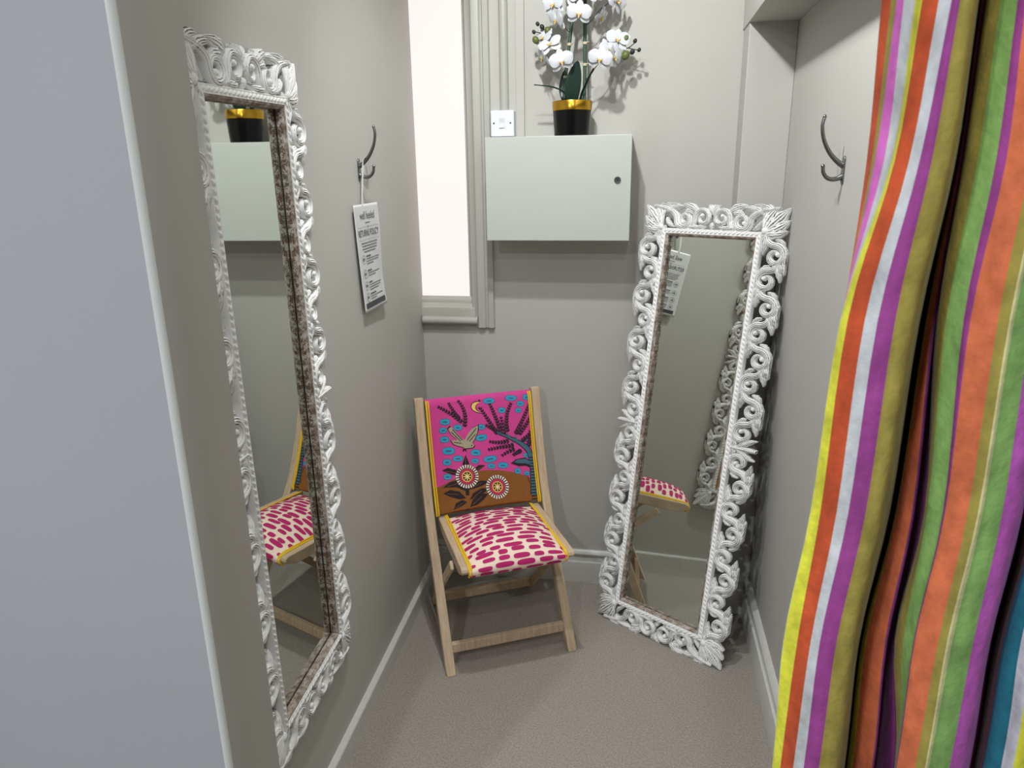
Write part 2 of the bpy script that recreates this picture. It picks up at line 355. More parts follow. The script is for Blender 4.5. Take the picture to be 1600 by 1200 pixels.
def make_mirror():
    root = bpy.data.objects.new('carved_mirror', None); C.objects.link(root); root.empty_display_size = .05
    for kind in ('left', 'right'):
        cv = Carve(side_mapping(kind)); mid = MH / 2
        carve_half(cv, .100, mid - .018, 8, 1); carve_half(cv, MH - .100, mid + .018, 8, 1)
        for q in (-1, 1):
            cv.leaf((mid, .012), (mid + q * .038, .050), q * .2, .018); cv.leaf((mid, .030), (mid + q * .034, .084), -q * .12, .018)
        cv.ribbon([(mid, 0), (mid, .03), (mid, .06), (mid, .088)], [.012, .016, .016, .010], [.026] * 2)
        # corner acanthus fans
        for sc, q in ((BAND, -1), (MH - BAND, 1)):
            for ang, ln, w in ((6, .080, .030), (27, .091, .036), (63, .091, .036), (84, .080, .030), (45, .112, .040)):
                a = math.radians(ang)
                cv.leaf((sc + q * .004 - q * .006, .002), (sc + q * ln * math.cos(a), ln * math.sin(a)), q * (.10 if ang > 45 else -.10 if ang < 45 else 0), w, .026)
            cv.knob((sc + q * .006, .008), .013, .028)
        cv.build('carved_side', M_lime, root, smooth=48)
    for kind in ('top', 'bottom'):
        cv = Carve(side_mapping(kind)); mid = MW / 2
        carve_half(cv, .086, mid - .056, 1, -1); carve_half(cv, MW - .086, mid + .056, 1, -1)
        for q in (-1, 1):
            cv.scroll((mid + q * .082, .006), (mid + q * .034, .040), .030, 1, -q, 1.2, .016)
            cv.leaf((mid + q * .058, .060), (mid + q * .118, .083), q * .12, .027)
            cv.leaf((mid + q * .070, .034), (mid + q * .082, .002), -q * .10, .026); cv.leaf((mid + q * .074, .052), (mid + q * .110, .052), q * .2, .024)
            cv.leaf((mid, .058), (mid + q * .020, .084), q * .1, .022)
        cv.leaf((mid, .050), (mid, .086), 0, .014); cv.leaf((mid, .026), (mid, .002), 0, .014)
        cv.build('carved_rail', M_lime, root, smooth=48)
    # rope moulding and worn inner slip
    i0, i1 = BAND - .002, .098
    mb = MB()
    def frame_ring(mb, prof):           # prof: (inset from the outer edge, depth y)
        k = len(prof); vs = []
        for o, y in prof: vs += [(o, y, o), (MW - o, y, o), (MW - o, y, MH - o), (o, y, MH - o)]
        mb.add(vs, [(i * 4 + j, i * 4 + (j + 1) % 4, ((i + 1) % k) * 4 + (j + 1) % 4, ((i + 1) % k) * 4 + j) for i in range(k) for j in range(4)])
    frame_ring(mb, [(i0, MT), (i0, .006), (i0 + .002, .003), (i0 + .003, .004), (i1 - .003, .004), (i1 - .001, .003), (i1, .006), (i1, MT)])
    def rope(x0, z0, x1, z1):
        L = math.hypot(x1 - x0, z1 - z0); n = int(L / .0155); ang = math.atan2(z1 - z0, x1 - x0)
        rot = Matrix.Rotation(-ang - .55, 3, 'Y')
        for i in range(n):
            f = (i + .5) / n; mb.ball((x0 + (x1 - x0) * f, .0045, z0 + (z1 - z0) * f), 1, nu=8, nv=5, sc=(.0088, .0052, .0036), rot=rot, w=.0)
    m_ = (i0 + i1) / 2
    rope(m_, m_, MW - m_, m_); rope(m_, MH - m_, MW - m_, MH - m_); rope(m_, m_, m_, MH - m_); rope(MW - m_, m_, MW - m_, MH - m_)
    mb.build('rope_moulding', M_lime, root, smooth=50)
    mb = MB(); e = .106
    frame_ring(mb, [(i1 - .001, MT - .004), (i1 - .001, .005), (i1 + .003, .005), (e - .002, .009), (e, .011), (e, .0235), (e - .002, .0245)])
    mb.build('inner_slip', M_slip, root, smooth=30)
    mb = MB(); mb.box(e - .008, MW - e + .008, .0262, .0275, e - .008, MH - e + .008); mb.build('mirror_glass', M_glass, root)
    mb = MB(); mb.box(i0 + .004, MW - i0 - .004, .0278, .0310, i0 + .004, MH - i0 - .004); mb.build('back_board', M_back, root)
    return root
mir = make_mirror()
tag(mir, 'tall whitewashed carved wooden mirror leaning into the back right corner on the carpet', 'mirror', 'carved whitewashed mirrors')
ph, ta = -.5642, .1599
u = Vector((math.cos(ph), math.sin(ph), 0)); nb = Vector((-math.sin(ph), math.cos(ph), 0)); v = Vector((0, 0, 1)) * math.cos(ta) + nb * math.sin(ta)
bk = nb * math.cos(ta) - Vector((0, 0, 1)) * math.sin(ta)
Mx = Matrix((u, bk, v)).transposed().to_4x4(); Mx.translation = Vector((-.1156, 2.4690, .0035)); mir.matrix_world = Mx
mir2 = copy_tree(mir)
mir2['label'] = 'tall whitewashed carved wooden mirror hung flat on the left wall beside the jamb'
yaw_, roll_ = .0287, .0174
u = Vector((-yaw_, 1, 0)).normalized(); bk = Vector((-1, -yaw_, 0)).normalized(); v = Vector((0, 0, 1)); u, v = u * math.cos(roll_) + v * math.sin(roll_), v * math.cos(roll_) - u * math.sin(roll_)
Mx = Matrix((u, bk, v)).transposed().to_4x4(); Mx.translation = Vector((-.7682, 1.1923, .3384)); mir2.matrix_world = Mx

# ------------------------------------------------------------------ folding chair
CW = .450
chair = thing('folding_chair', 'limed wood folding chair with pink embroidered back and crimson dashed seat cushion', 'chair', (-.5928, 2.0484, 0), math.radians(26.4))
rail_path = [(0, 0), (.100, .165), (.200, .325), (.288, .475), (.338, .600), (.380, .740), (.415, .885)]
RP = crom(rail_path, 6)
def beam(path, x, wx, th, flat0=False):
    vs = []; k = len(path)
    for i, (y, z) in enumerate(path):
        d = np.array(path[min(i + 1, k - 1)]) - np.array(path[max(i - 1, 0)]); d = d / np.linalg.norm(d); nn = np.array([-d[1], d[0]])   # nn towards front/up
        a = np.array((y, z)) + nn * th / 2; c_ = np.array((y, z)) - nn * th / 2
        if flat0 and i == 0:
            a = np.array((y - th / 2 / d[1], 0)); c_ = np.array((y + th / 2 / d[1], 0))
        vs += [(x - wx / 2, *a), (x + wx / 2, *a), (x + wx / 2, *c_), (x - wx / 2, *c_)]
    m = MB()
    m.add(vs, [(i * 4 + j, i * 4 + (j + 1) % 4, (i + 1) * 4 + (j + 1) % 4, (i + 1) * 4 + j) for i in range(k - 1) for j in range(4)] + [(0, 1, 2, 3), tuple(range(4 * k - 4, 4 * k))[::-1]])
    return m
for x in (0, CW): beam(RP, x, .033, .034, True).build('back_post', M_wood, chair, smooth=40, bevel=.003)
rear = [(.445, 0), (.330, .112), (.115, .322), (.018, .412)]
for x in (.0240, CW - .0240): beam(rear, x, .013, .032, True).build('leg', M_wood, chair, bevel=.004)
SX0, SX1 = .031, CW - .031
seat_poly = [(.292, .462), (-.088, .462), (-.100, .457), (-.104, .447), (-.098, .438), (-.058, .420), (.20, .424), (.292, .436)]
for x in (SX0, SX1 - .029):
    m = MB(); m.prism(seat_poly, x, x + .029, 'x'); m.build('seat_rail', M_wood, chair, bevel=.003)
m = MB(); m.box(.016, CW - .016, .030, .050, .056, .092); m.build('stretcher', M_wood, chair, bevel=.003)
m = MB(); m.box(.030, CW - .030, .378, .398, .040, .076); m.build('stretcher', M_wood, chair, bevel=.003)
for x in (0, CW):
    m = MB(); q = -1 if x == 0 else 1
    m.tube([(x + q * .0150, .205, .333), (x + q * .0195, .205, .333)], [.006, .005], 14); m.build('bolt', M_screw, chair, smooth=40)

# seat cushion with printed dashes
cr = crom([(-.094, .421), (-.108, .436), (-.107, .456), (-.088, .478), (-.040, .496), (.04, .505), (.13, .502), (.21, .489), (.262, .470), (.280, .448)], 5)
cl = np.array([0] + list(np.cumsum([np.linalg.norm(cr[i + 1] - cr[i]) for i in range(len(cr) - 1)]))); cl /= cl[-1]; cr = np.array(cr)
A0, A1 = SX0 + .027, SX1 - .027
def cushion(s, t, off=0.0):
    def P(s, t):
        y = np.interp(t, cl, cr[:, 0]); z = np.interp(t, cl, cr[:, 1]); f = .16 + .84 * (1 - abs(2 * s - 1) ** 2.6)
        if z > .452: z = .452 + (z - .452) * f
        return np.array((A0 + (A1 - A0) * s, y, z))
    p = P(s, t)
    if off:
        e = 1e-3; n = np.cross(P(min(s + e, 1), t) - P(max(s - e, 0), t), P(s, min(t + e, 1)) - P(s, max(t - e, 0))); n = n / (np.linalg.norm(n) + 1e-12); p = p + n * off
    return tuple(p)
M_cream = mat('cream_seat_fabric', (250, 226, 208), .85, noise=(500, .05), bump=(900, .3, .001), sheen=.1)
M_crim = mat('crimson_print', (186, 26, 104), .8, noise=(400, .08))
m = MB(); m.grid(lambda a, b_: cushion(a, b_), 36, 44, 0)
rnd = random.Random(4)
def blob(m, mapf, cs, ct, hw_, hh_, rot=0, mi=1, n=16, sq=2.6, wob=0.0):
    """filled rounded dash laid on a surface mapf(s,t)"""
    ring = []
    for k in range(n):
        a = 2 * PI * k / n; x = math.copysign(abs(math.cos(a)) ** (2 / sq), math.cos(a)) * hw_; y = math.copysign(abs(math.sin(a)) ** (2 / sq), math.sin(a)) * hh_
        r = 1 + wob * math.sin(3 * a + cs * 40); x *= r; y *= r
        ring.append((cs + x * math.cos(rot) - y * math.sin(rot), ct + x * math.sin(rot) + y * math.cos(rot)))
    mid = [((cs + x) / 2, (ct + y) / 2) for x, y in ring]
    vs = [mapf(*p) for p in ring] + [mapf(*p) for p in mid] + [mapf(cs, ct)]
    m.add(vs, [(k, (k + 1) % n, n + (k + 1) % n, n + k) for k in range(n)] + [(n + k, n + (k + 1) % n, 2 * n) for k in range(n)], mi)
cmap = lambda s, t: cushion(min(max(s, 0.004), .996), min(max(t, .002), .998), .0011)
rows_ = 18
for i in range(rows_):
    t = .034 + i * .054; s = -.06 + rnd.random() * .12 + (i % 2) * .06
    while s < 1.02:
        hw_ = .046 + rnd.random() * .052; c_ = s + hw_
        if .0 < c_ < 1.0:
            blob(m, cmap, c_, min(max(t + rnd.uniform(-.008, .008), .02), .985), min(hw_, c_ + .02, 1.02 - c_), .0165 + rnd.random() * .005, 0, 1, 16, 3.0, .03)
        s = c_ + hw_ + .028 + rnd.random() * .018
m.build('seat_cushion', [M_cream, M_crim], chair, smooth=60, fix=False)
for x, q in ((A0, 1), (A1, -1)):
    m = MB(); m.tube([(x, y, max(z * 0 + .4625, .4625) if y > -.088 else z) for y, z in [(-.092, .424), (-.104, .436), (-.1055, .448), (-.097, .459), (-.08, .463), (.0, .4645), (.1, .4645), (.2, .4645), (.280, .4635)]], .0042, 8)
    m.tube([(x + q * .006, y, z) for y, z in [(-.094, .424), (-.107, .436), (-.1085, .448), (-.100, .460), (-.082, .465), (.0, .467), (.1, .467), (.2, .467), (.280, .465)]], .0030, 8)
    m.build('seat_piping', M_yellow, chair, smooth=60)

# upholstered back with the embroidered picture
rz_ = np.array(RP)[:, 1]; ry_ = np.array(RP)[:, 0]
BX0, BX1, BZ0, BZ1 = .0215, CW - .0215, .470, .876
def backp(s, t, off=0.0):
    """s left to right, t top to bottom"""
    z = BZ1 + (BZ0 - BZ1) * t; y = np.interp(z, rz_, ry_) - .019 + .010 * (1 - (2 * s - 1) ** 2)
    e = min(t, 1 - t)
    if e < .04: y += .010 * (1 - (1 - (1 - e / .04) ** 2) ** .5)
    return (BX0 + (BX1 - BX0) * s, y - off, z)
def BM(m, poly, mi, off):
    """polygon given on the fabric in cloth units, clipped into small triangles that follow the cloth"""
    tris = tessellate_polygon([[Vector((x, y, 0)) for x, y in poly]])
    vs = [backp(min(max(x, .004), .996), min(max(y, .003), .997), off) for x, y in poly]
    m.add(vs, [tuple(t_) for t_ in tris], mi)
Q = [(228, 212), (1028, 128), (1098, 972), (286, 1078)]     # corners of the cloth in the drawing's own grid
def ST(px, py):
    s, t = .5, .5
    for _ in range(12):
        f = [Q[0][k] * (1 - s) * (1 - t) + Q[1][k] * s * (1 - t) + Q[2][k] * s * t + Q[3][k] * (1 - s) * t for k in (0, 1)]
        fs = [(Q[1][k] - Q[0][k]) * (1 - t) + (Q[2][k] - Q[3][k]) * t for k in (0, 1)]; ft = [(Q[3][k] - Q[0][k]) * (1 - s) + (Q[2][k] - Q[1][k]) * s for k in (0, 1)]
        dt = fs[0] * ft[1] - fs[1] * ft[0]; ex, ey = px - f[0], py - f[1]
        s += (ex * ft[1] - ey * ft[0]) / dt; t += (fs[0] * ey - fs[1] * ex) / dt
    return s, t
FAB = [mat('pink_velvet', (212, 66, 146), .85, noise=(40, .06), sheen=.25), mat('ochre_hill', (136, 84, 30), .85, noise=(60, .08)), mat('blue_stitch', (46, 160, 202), .8, noise=(500, .1)),
       mat('black_stitch', (34, 26, 32), .85, noise=(600, .25)), mat('cream_stitch', (238, 226, 214), .8), mat('crimson_stitch', (190, 46, 82), .8), mat('moon_yellow', (242, 204, 112), .8),
       mat('teal_stitch', (62, 104, 120), .8, noise=(500, .15)), mat('bird_grey', (172, 160, 136), .85), mat('plum_stitch', (70, 24, 60), .85), mat('back_lining', (120, 108, 96), .9)]
PINK, HILL, BLUE, BLACK, CREAM, CRIM, MOON, TEAL, BIRD, PLUM, LINING = range(11)
m = MB(); m.grid(lambda s, t: backp(s, t), 26, 44, PINK)
for j in range(38, 44):
    for i in range(26): m.m[j * 26 + i] = HILL
m.grid(lambda s, t: (backp(s, t)[0], np.interp(backp(s, t)[2], rz_, ry_) + .004, backp(s, t)[2]), 4, 20, LINING)
for tt in (0, 1):
    m.grid(lambda s, t, tt=tt: (backp(s, tt)[0], backp(s, tt)[1] * (1 - t) + t * (np.interp(backp(s, tt)[2], rz_, ry_) + .004), backp(s, tt)[2]), 26, 2, PINK if tt == 0 else HILL)
def strip(top, bot, mi, off):              # filled band between two polylines of equal length, follows the cloth
    k = len(top)
    for j in range(10):
        for i in range(k - 1):
            q = []
            for (ii, jj) in ((i, j), (i + 1, j), (i + 1, j + 1), (i, j + 1)):
                x = top[ii][0] + (bot[ii][0] - top[ii][0]) * jj / 10; y = top[ii][1] + (bot[ii][1] - top[ii][1]) * jj / 10
                s, t = ST(x, y); q.append(backp(min(max(s, 0), 1), min(max(t, 0), 1), off))
            m.add(q, [(0, 1, 2, 3)], mi)
ht = [(266, 872), (330, 858), (420, 815), (520, 770), (600, 753), (690, 745), (780, 746), (880, 757), (980, 782), (1090, 822)]
hb = [(282 + (1102 - 282) * i / 9, 1085 - 108 * i / 9) for i in range(10)]
strip(ht, hb, HILL, .0004)
def Bpoly(pts, mi, off=.0010): BM(m, [ST(*p) for p in pts], mi, off)
def oval(cx, cy, a, b_, rot=0, mi=BLUE, off=.0008, n=20, sq=2.4):
    pts = []
    for k in range(n):
        q = 2 * PI * k / n; x = math.copysign(abs(math.cos(q)) ** (2 / sq), math.cos(q)) * a; y = math.copysign(abs(math.sin(q)) ** (2 / sq), math.sin(q)) * b_
        pts.append((cx + x * math.cos(rot) - y * math.sin(rot), cy + x * math.sin(rot) + y * math.cos(rot)))
    Bpoly(pts, mi, off)
for cx, cy, a, b_, *r in [(375, 372, 36, 22), (360, 438, 27, 20), (472, 418, 30, 20), (370, 508, 32, 22), (398, 595, 44, 26), (468, 655, 36, 20), (385, 680, 30, 22), (605, 612, 36, 22), (597, 675, 27, 17), (722, 714, 28, 17),
                          (715, 660, 50, 22, -.16), (812, 708, 38, 20), (650, 497, 42, 22, -.2), (650, 415, 28, 18), (710, 212, 40, 20, -.05), (808, 284, 26, 20), (878, 187, 42, 19), (950, 230, 26, 18), (935, 283, 22, 16),
                          (1000, 178, 30, 20), (925, 750, 22, 19), (995, 765, 20, 14), (995, 628, 20, 15), (385, 790, 28, 20)]:
    oval(cx, cy, a + 4, b_ + 4, *(r or [0]), mi=PLUM if False else TEAL, off=.0007); oval(cx, cy, a, b_, *(r or [0]), mi=BLUE, off=.0010)
    oval(cx, cy + 1, a * .55, b_ * .3, *(r or [0]), mi=TEAL, off=.0012, sq=2)
# crescent moon with two stars
def arc(cx, cy, r, a0, a1, n=16): return [(cx + r * math.cos(a0 + (a1 - a0) * i / n), cy + r * math.sin(a0 + (a1 - a0) * i / n)) for i in range(n + 1)]
def crescent(grow, mi, off):
    tips = [(650, 224), (662, 302)]; o_ = bez((646 + grow * .3, 222 - grow), (548 - grow * 1.4, 206 - grow), (552 - grow * 1.4, 312 + grow), (668 + grow * 1.2, 302 + grow), 18); i_ = bez((668 + grow * 1.2, 302 + grow), (592 + grow, 306 - grow), (586 + grow, 236 + grow), (646 + grow * .3, 222 - grow), 18)
    for k in range(17):
        a, b_, c_, d_ = o_[k], o_[k + 1], i_[17 - k - 1], i_[17 - k]
        Bpoly([tuple(a), tuple(b_), tuple(c_), tuple(d_)][:4] if k not in (0, 16) else ([tuple(a), tuple(b_), tuple(c_)] if k == 0 else [tuple(a), tuple(b_), tuple(d_)]), mi, off)
crescent(7, PLUM, .0010); crescent(0, MOON, .0014)
for cx, cy in ((636, 210), (636, 268)): Bpoly([(cx + (13 if k % 2 == 0 else 5) * math.cos(k * PI / 5), cy + (13 if k % 2 == 0 else 5) * math.sin(k * PI / 5)) for k in range(10)], PLUM, .0012)
# bird
bird = [(398, 428), (420, 408), (448, 440), (505, 505), (522, 514), (545, 470), (580, 425), (624, 402), (622, 450), (598, 508), (580, 535), (596, 556), (584, 572), (556, 576), (520, 578), (506, 566), (478, 560), (438, 545), (418, 514), (452, 516), (466, 512), (420, 468)]
cx, cy = 515, 500
Bpoly([(cx + (x - cx) * 1.07, cy + (y - cy) * 1.08) for x, y in bird], BLACK, .0010); Bpoly(bird, BIRD, .0014)
for a, c_ in (((430, 432), (505, 515)), ((420, 450), (490, 522)), ((440, 530), (505, 540)), ((610, 425), (540, 515)), ((605, 470), (556, 525))):
    d = np.array(c_) - np.array(a); nn = np.array([-d[1], d[0]]) / np.linalg.norm(d) * 3; Bpoly([tuple(a + nn), tuple(c_ + nn), tuple(c_ - nn), tuple(a - nn)], BLACK, .0017)
oval(575, 556, 5, 5, mi=BLACK, off=.0018, n=8)
Bpoly([(508, 582), (530, 582), (538, 606), (520, 592), (504, 606)], BLACK, .0012)
# fern sprigs
def stroke(pts, w0, w1, mi, off):
    pts = [np.array(p, float) for p in pts]; k = len(pts)
    for i in range(k - 1):
        d = pts[i + 1] - pts[i]; nn = np.array([-d[1], d[0]]) / (np.linalg.norm(d) + 1e-9); wa = w0 + (w1 - w0) * i / (k - 1); wb_ = w0 + (w1 - w0) * (i + 1) / (k - 1)
        Bpoly([tuple(pts[i] + nn * wa), tuple(pts[i + 1] + nn * wb_), tuple(pts[i + 1] - nn * wb_), tuple(pts[i] - nn * wa)], mi, off)
def sprig(a, b_, bend=0.0, n=9, size=26, mi=BLACK):
    size *= 1.3
    a = np.array(a, float); b_ = np.array(b_, float); d = b_ - a; nn = np.array([-d[1], d[0]]); P = bez(a, a + d * .35 + nn * bend, a + d * .7 + nn * bend, b_, n + 1)
    stroke(P, 3.5, 2, mi, .0011)
    for i in range(1, n + 1):
        t = P[i] - P[i - 1]; t = t / np.linalg.norm(t); k = np.array([-t[1], t[0]]); z = size * (1 - .35 * i / n)
        for q in (-1, 1):
            e = P[i - 1] + t * z * .75 + k * q * z * .60; o_ = P[i - 1]; mm = (o_ + e) / 2; w_ = k * q * z * .12 - t * z * .30
            Bpoly([tuple(o_), tuple(mm + w_), tuple(e), tuple(mm - w_ * .8)], mi if (i + q) % 4 else PLUM, .0012 + .0001 * q)
sprig((505, 378), (318, 252), .05, 10); sprig((485, 350), (402, 222), -.05, 8, 24); sprig((522, 412), (470, 206), .18, 10, 26)
for a, b_, be in [((775, 470), (640, 262), .0), ((800, 450), (712, 228), .02), ((826, 470), (800, 330), .0), ((850, 452), (882, 222), -.12), ((912, 468), (1018, 228), .03), ((938, 470), (1040, 300), .05), ((985, 520), (1050, 390), .05),
                 ((770, 450), (680, 400), .05), ((862, 520), (705, 525), -.10), ((900, 556), (695, 592), .02), ((905, 582), (800, 640), .05), ((960, 592), (890, 632), .05), ((960, 520), (1040, 450), 0), ((1010, 560), (1035, 470), 0)]:
    sprig(a, b_, be, max(5, int(np.linalg.norm(np.array(a) - np.array(b_)) / 21)), 27)
# tree trunk
def trunk(extra, mi, off): stroke(bez((1042, 985), (1052, 760), (1045, 620), (1000, 572), 10) , 22 + extra, 15 + extra, mi, off); stroke(bez((1004, 578), (960, 535), (930, 520), (770, 455), 8), 18 + extra, 5 + extra, mi, off + .00005)
trunk(6, BLACK, .0013); trunk(0, TEAL, .0016)
for i in range(15): y = 640 + i * 22; x = np.interp(y, [640, 780, 985], [1035, 1047, 1042]); Bpoly([(x - 19, y), (x + 19, y - 3), (x + 19, y + 5), (x - 19, y + 8)], BLACK, .0020)
for p in ((905, 470), (845, 450), (872, 540), (985, 520)): stroke([(p[0] + 20, p[1] + 45 if p[1] < 500 else p[1] - 10), p], 9, 1, TEAL, .0018)
Bpoly([(872, 692), (915, 660), (980, 646), (1032, 668), (1038, 728), (990, 708), (930, 712)], BLACK, .0013); Bpoly([(895, 682), (925, 664), (980, 654), (1026, 672), (1030, 700), (985, 690), (930, 690)], TEAL, .0016)
stroke([(1000, 785), (1012, 830), (1030, 845)], 3, 2, PLUM, .0014)
# flowering plant
stroke([(528, 1050), (532, 900), (533, 790)], 17, 10, BLACK, .0011)
for pts in ([(526, 628), (552, 690), (548, 730), (500, 730), (502, 690)], [(345, 742), (385, 722), (470, 745), (480, 790), (410, 770)], [(676, 708), (640, 735), (600, 760), (590, 735), (625, 705)],
            [(348, 868), (400, 830), (470, 815), (530, 850), (520, 900), (450, 868)], [(346, 912), (400, 888), (470, 900), (520, 950), (470, 958), (400, 938)], [(420, 1032), (440, 985), (490, 962), (526, 980), (480, 1008)],
            [(545, 1015), (570, 960), (640, 920), (694, 918), (650, 965), (600, 1000)], [(545, 965), (575, 915), (640, 880), (700, 880), (650, 920)], [(540, 890), (580, 845), (640, 822), (704, 828), (650, 860), (590, 880)]):
    Bpoly(pts, BLACK, .0012)
    a, e = np.array(pts[0]), np.mean(pts[2:4], axis=0); stroke([a * .8 + e * .2, a * .2 + e * .8], 1.5, 1.5, HILL, .0015)
def bloom(cx, cy, r, o):
    def circ(rr, mi, off): Bpoly([(cx + rr * math.cos(2 * PI * k / 28), cy + rr * math.sin(2 * PI * k / 28) * 1.02) for k in range(28)], mi, off + o)
    def ann(r0, r1, mi, off):
        for k in range(28):
            a, e = 2 * PI * k / 28, 2 * PI * (k + 1) / 28; Bpoly([(cx + rr * math.cos(q), cy + rr * 1.02 * math.sin(q)) for rr, q in ((r0, a), (r1, a), (r1, e), (r0, e))], mi, off + o)
    ann(r * .6, r, BLACK, .0017)
    for k in range(26):
        a = 2 * PI * k / 26; da = .075
        Bpoly([(cx + r * 1.02 * math.cos(a - da), cy + r * 1.02 * math.sin(a - da)), (cx + r * 1.02 * math.cos(a + da), cy + r * 1.02 * math.sin(a + da)), (cx + r * .72 * math.cos(a + da * .7), cy + r * .72 * math.sin(a + da * .7)), (cx + r * .72 * math.cos(a - da * .7), cy + r * .72 * math.sin(a - da * .7))], CREAM, .0019 + o)
    ann(r * .45, r * .68, CRIM, .0022); ann(r * .39, r * .46, MOON, .0024); ann(r * .08, r * .39, BLACK, .0023)
    for k in range(8):
        a = 2 * PI * k / 8; Bpoly([(cx + r * .10 * math.cos(a - .5), cy + r * .10 * math.sin(a - .5)), (cx + r * .34 * math.cos(a - .14), cy + r * .34 * math.sin(a - .14)), (cx + r * .34 * math.cos(a + .14), cy + r * .34 * math.sin(a + .14)), (cx + r * .10 * math.cos(a + .5), cy + r * .10 * math.sin(a + .5))], MOON, .0030 + o)
    circ(r * .10, CREAM, .0033 + o)
bloom(533, 790, 86, 0); bloom(763, 868, 86, .0004)
m.build('backrest', FAB, chair, smooth=60, fix=False)
for s_, q in ((0, 1), (1, -1)):
    m = MB()
    P = [backp(s_, t, .003) for t in np.linspace(0.002, .998, 26)]
    m.tube([(x + q * .003, y, z) for x, y, z in P], .0038, 8); m.tube([(x + q * .011, y - .001, z) for x, y, z in P], .0028, 8)
    m.build('back_piping', M_yellow, chair, smooth=60)

# ------------------------------------------------------------------ orchid in its pot
M_pot = mat('black_glaze', (9, 9, 11), .22, spec=.3)
M_gold = mat('gold_band', (212, 164, 58), .22, 1.0)
M_soil = mat('moss', (52, 50, 40), .95, noise=(200, .3), bump=(200, 1, .006))
M_stem = mat('green_cane', (58, 82, 66), .5, noise=(120, .15))
M_node = mat('cane_node', (196, 186, 160), .6)
M_leaf = mat('orchid_leaf', (24, 50, 42), .38, noise=(40, .12))
M_petal = mat('white_petal', (206, 209, 216), .55, bump=(120, .1, .001))
M_lip = mat('orchid_lip', (206, 178, 108), .5)
M_bud = mat('green_bud', (92, 104, 48), .5); M_budd = mat('dark_bud', (38, 36, 34), .5); M_twig = mat('dark_twig', (44, 46, 40), .6)
PXY = (-.238, 2.622); PZ = CZ1 + .0005
orc = thing('potted_orchid', 'white artificial orchid in a black pot with gold rim on the wall cupboard', 'potted plant', (*PXY, PZ))
def L(p): return Vector(p) - Vector((*PXY, PZ))
b = MB(); b.lathe([(.056, 0), (.0605, .003), (.0655, .082), (.0655, .0825), (.0600, .0825), (.0560, .01)], n=64); b.build('pot', M_pot, orc, smooth=40)
b = MB(); b.lathe([(.0656, .0825), (.0672, .0832), (.0684, .112), (.0676, .1135), (.0650, .1135), (.0630, .110), (.0615, .0825)], n=64); b.build('gold_rim', M_gold, orc, smooth=40)
b = MB(); b.lathe([(.0005, .10), (.03, .103), (.0625, .098), (.0625, .09), (.0005, .09)], n=32); b.build('moss', M_soil, orc)
canes = [[(-.266, 2.630, 1.885), (-.262, 2.628, 1.98), (-.246, 2.622, 2.113), (-.236, 2.62, 2.20), (-.226, 2.62, 2.33)], [(-.1975, 2.632, 1.885), (-.197, 2.632, 2.0), (-.198, 2.628, 2.12), (-.199, 2.62, 2.32)]]
for cn, nodes in zip(canes, ((1.985, 2.085), (2.022, 2.088, 2.155))):
    P = crom([L(p) for p in cn], 8); b = MB(); b.tube(P, .0062, 12); s_ = b.build('cane', M_stem, orc, smooth=60)
    for z in nodes:
        zz = [p[2] for p in P]; x = np.interp(z - PZ, zz, [p[0] for p in P]); y = np.interp(z - PZ, zz, [p[1] for p in P])
        b = MB(); b.tube([(x, y, z - PZ - .004), (x, y, z - PZ + .004)], .0082, 12); b.tube([(x + .004, y - .004, z - PZ), (x + .014, y - .010, z - PZ + .003)], [.003, .0015], 6); b.build('node_tie', M_node, s_, smooth=50)
def leafblade(P, wid, name='leaf', side=(1, 0, 0)):
    P = crom(P, 6); k = len(P); side = np.array(side, float); b = MB(); vs = []
    for i, p in enumerate(P):
        f = i / (k - 1); w_ = wid * math.sin(PI * min(1, f * .86 + .12)) ** .8 if f < 1 else .0004
        for a, dz in ((-1, -.0), (-.5, .003), (0, .0), (.5, .003), (1, 0)): vs.append(np.array(p) + side * a * w_ + np.array((0, dz - .004, 0)))
    b.add(vs, [(i * 5 + j, i * 5 + j + 1, (i + 1) * 5 + j + 1, (i + 1) * 5 + j) for i in range(k - 1) for j in range(4)])
    o = b.build(name, M_leaf, orc, smooth=60); sd = o.modifiers.new('thickness', 'SOLIDIFY'); sd.thickness = .0016; return o
leafblade([L((-.238, 2.61, 1.895)), L((-.236, 2.60, 1.935)), L((-.228, 2.592, 1.985)), L((-.217, 2.585, 2.030))], .028, side=(.95, .25, 0))
leafblade([L((-.262, 2.625, 1.895)), L((-.272, 2.635, 1.94)), L((-.268, 2.64, 1.985)), L((-.258, 2.642, 2.022))], .012)
leafblade([L((-.246, 2.615, 1.895)), L((-.262, 2.60, 1.932)), L((-.300, 2.585, 1.950)), L((-.362, 2.575, 1.958))], .004, side=(.2, .9, .3))
leafblade([L((-.212, 2.62, 1.895)), L((-.206, 2.615, 1.925)), L((-.192, 2.605, 1.955)), L((-.165, 2.590, 2.005))], .0035, side=(.8, .5, 0))
def petal_mesh(parts_):
    b = MB()
    for ang, ln, w_, cup, back in parts_:
        r = Matrix.Rotation(ang, 3, 'Y')
        def fn(a, t):
            f = (math.sin(PI * min(t * .93 + .05, 1)) ** .62) * (1 - .28 * (1 - t) ** 2); x = (a - .5) * 2 * w_ * f; z = ln * t
            y = cup * (t ** 1.6) * ln + back - .16 * w_ * (1 - (2 * a - 1) ** 2) - .004
            return r @ Vector((x, y, z))
        b.grid(fn, 6, 8)
    me = b.build('petals', M_petal, None, smooth=90, fix=False); bpy.data.objects.remove(me); return bpy.data.meshes['petals']
PET = petal_mesh([(0, .040, .0135, .10, .004), (2.15, .040, .0135, .10, .004), (-2.15, .040, .0135, .10, .004), (1.25, .042, .023, -.06, -.003), (-1.25, .042, .023, -.06, -.003)])
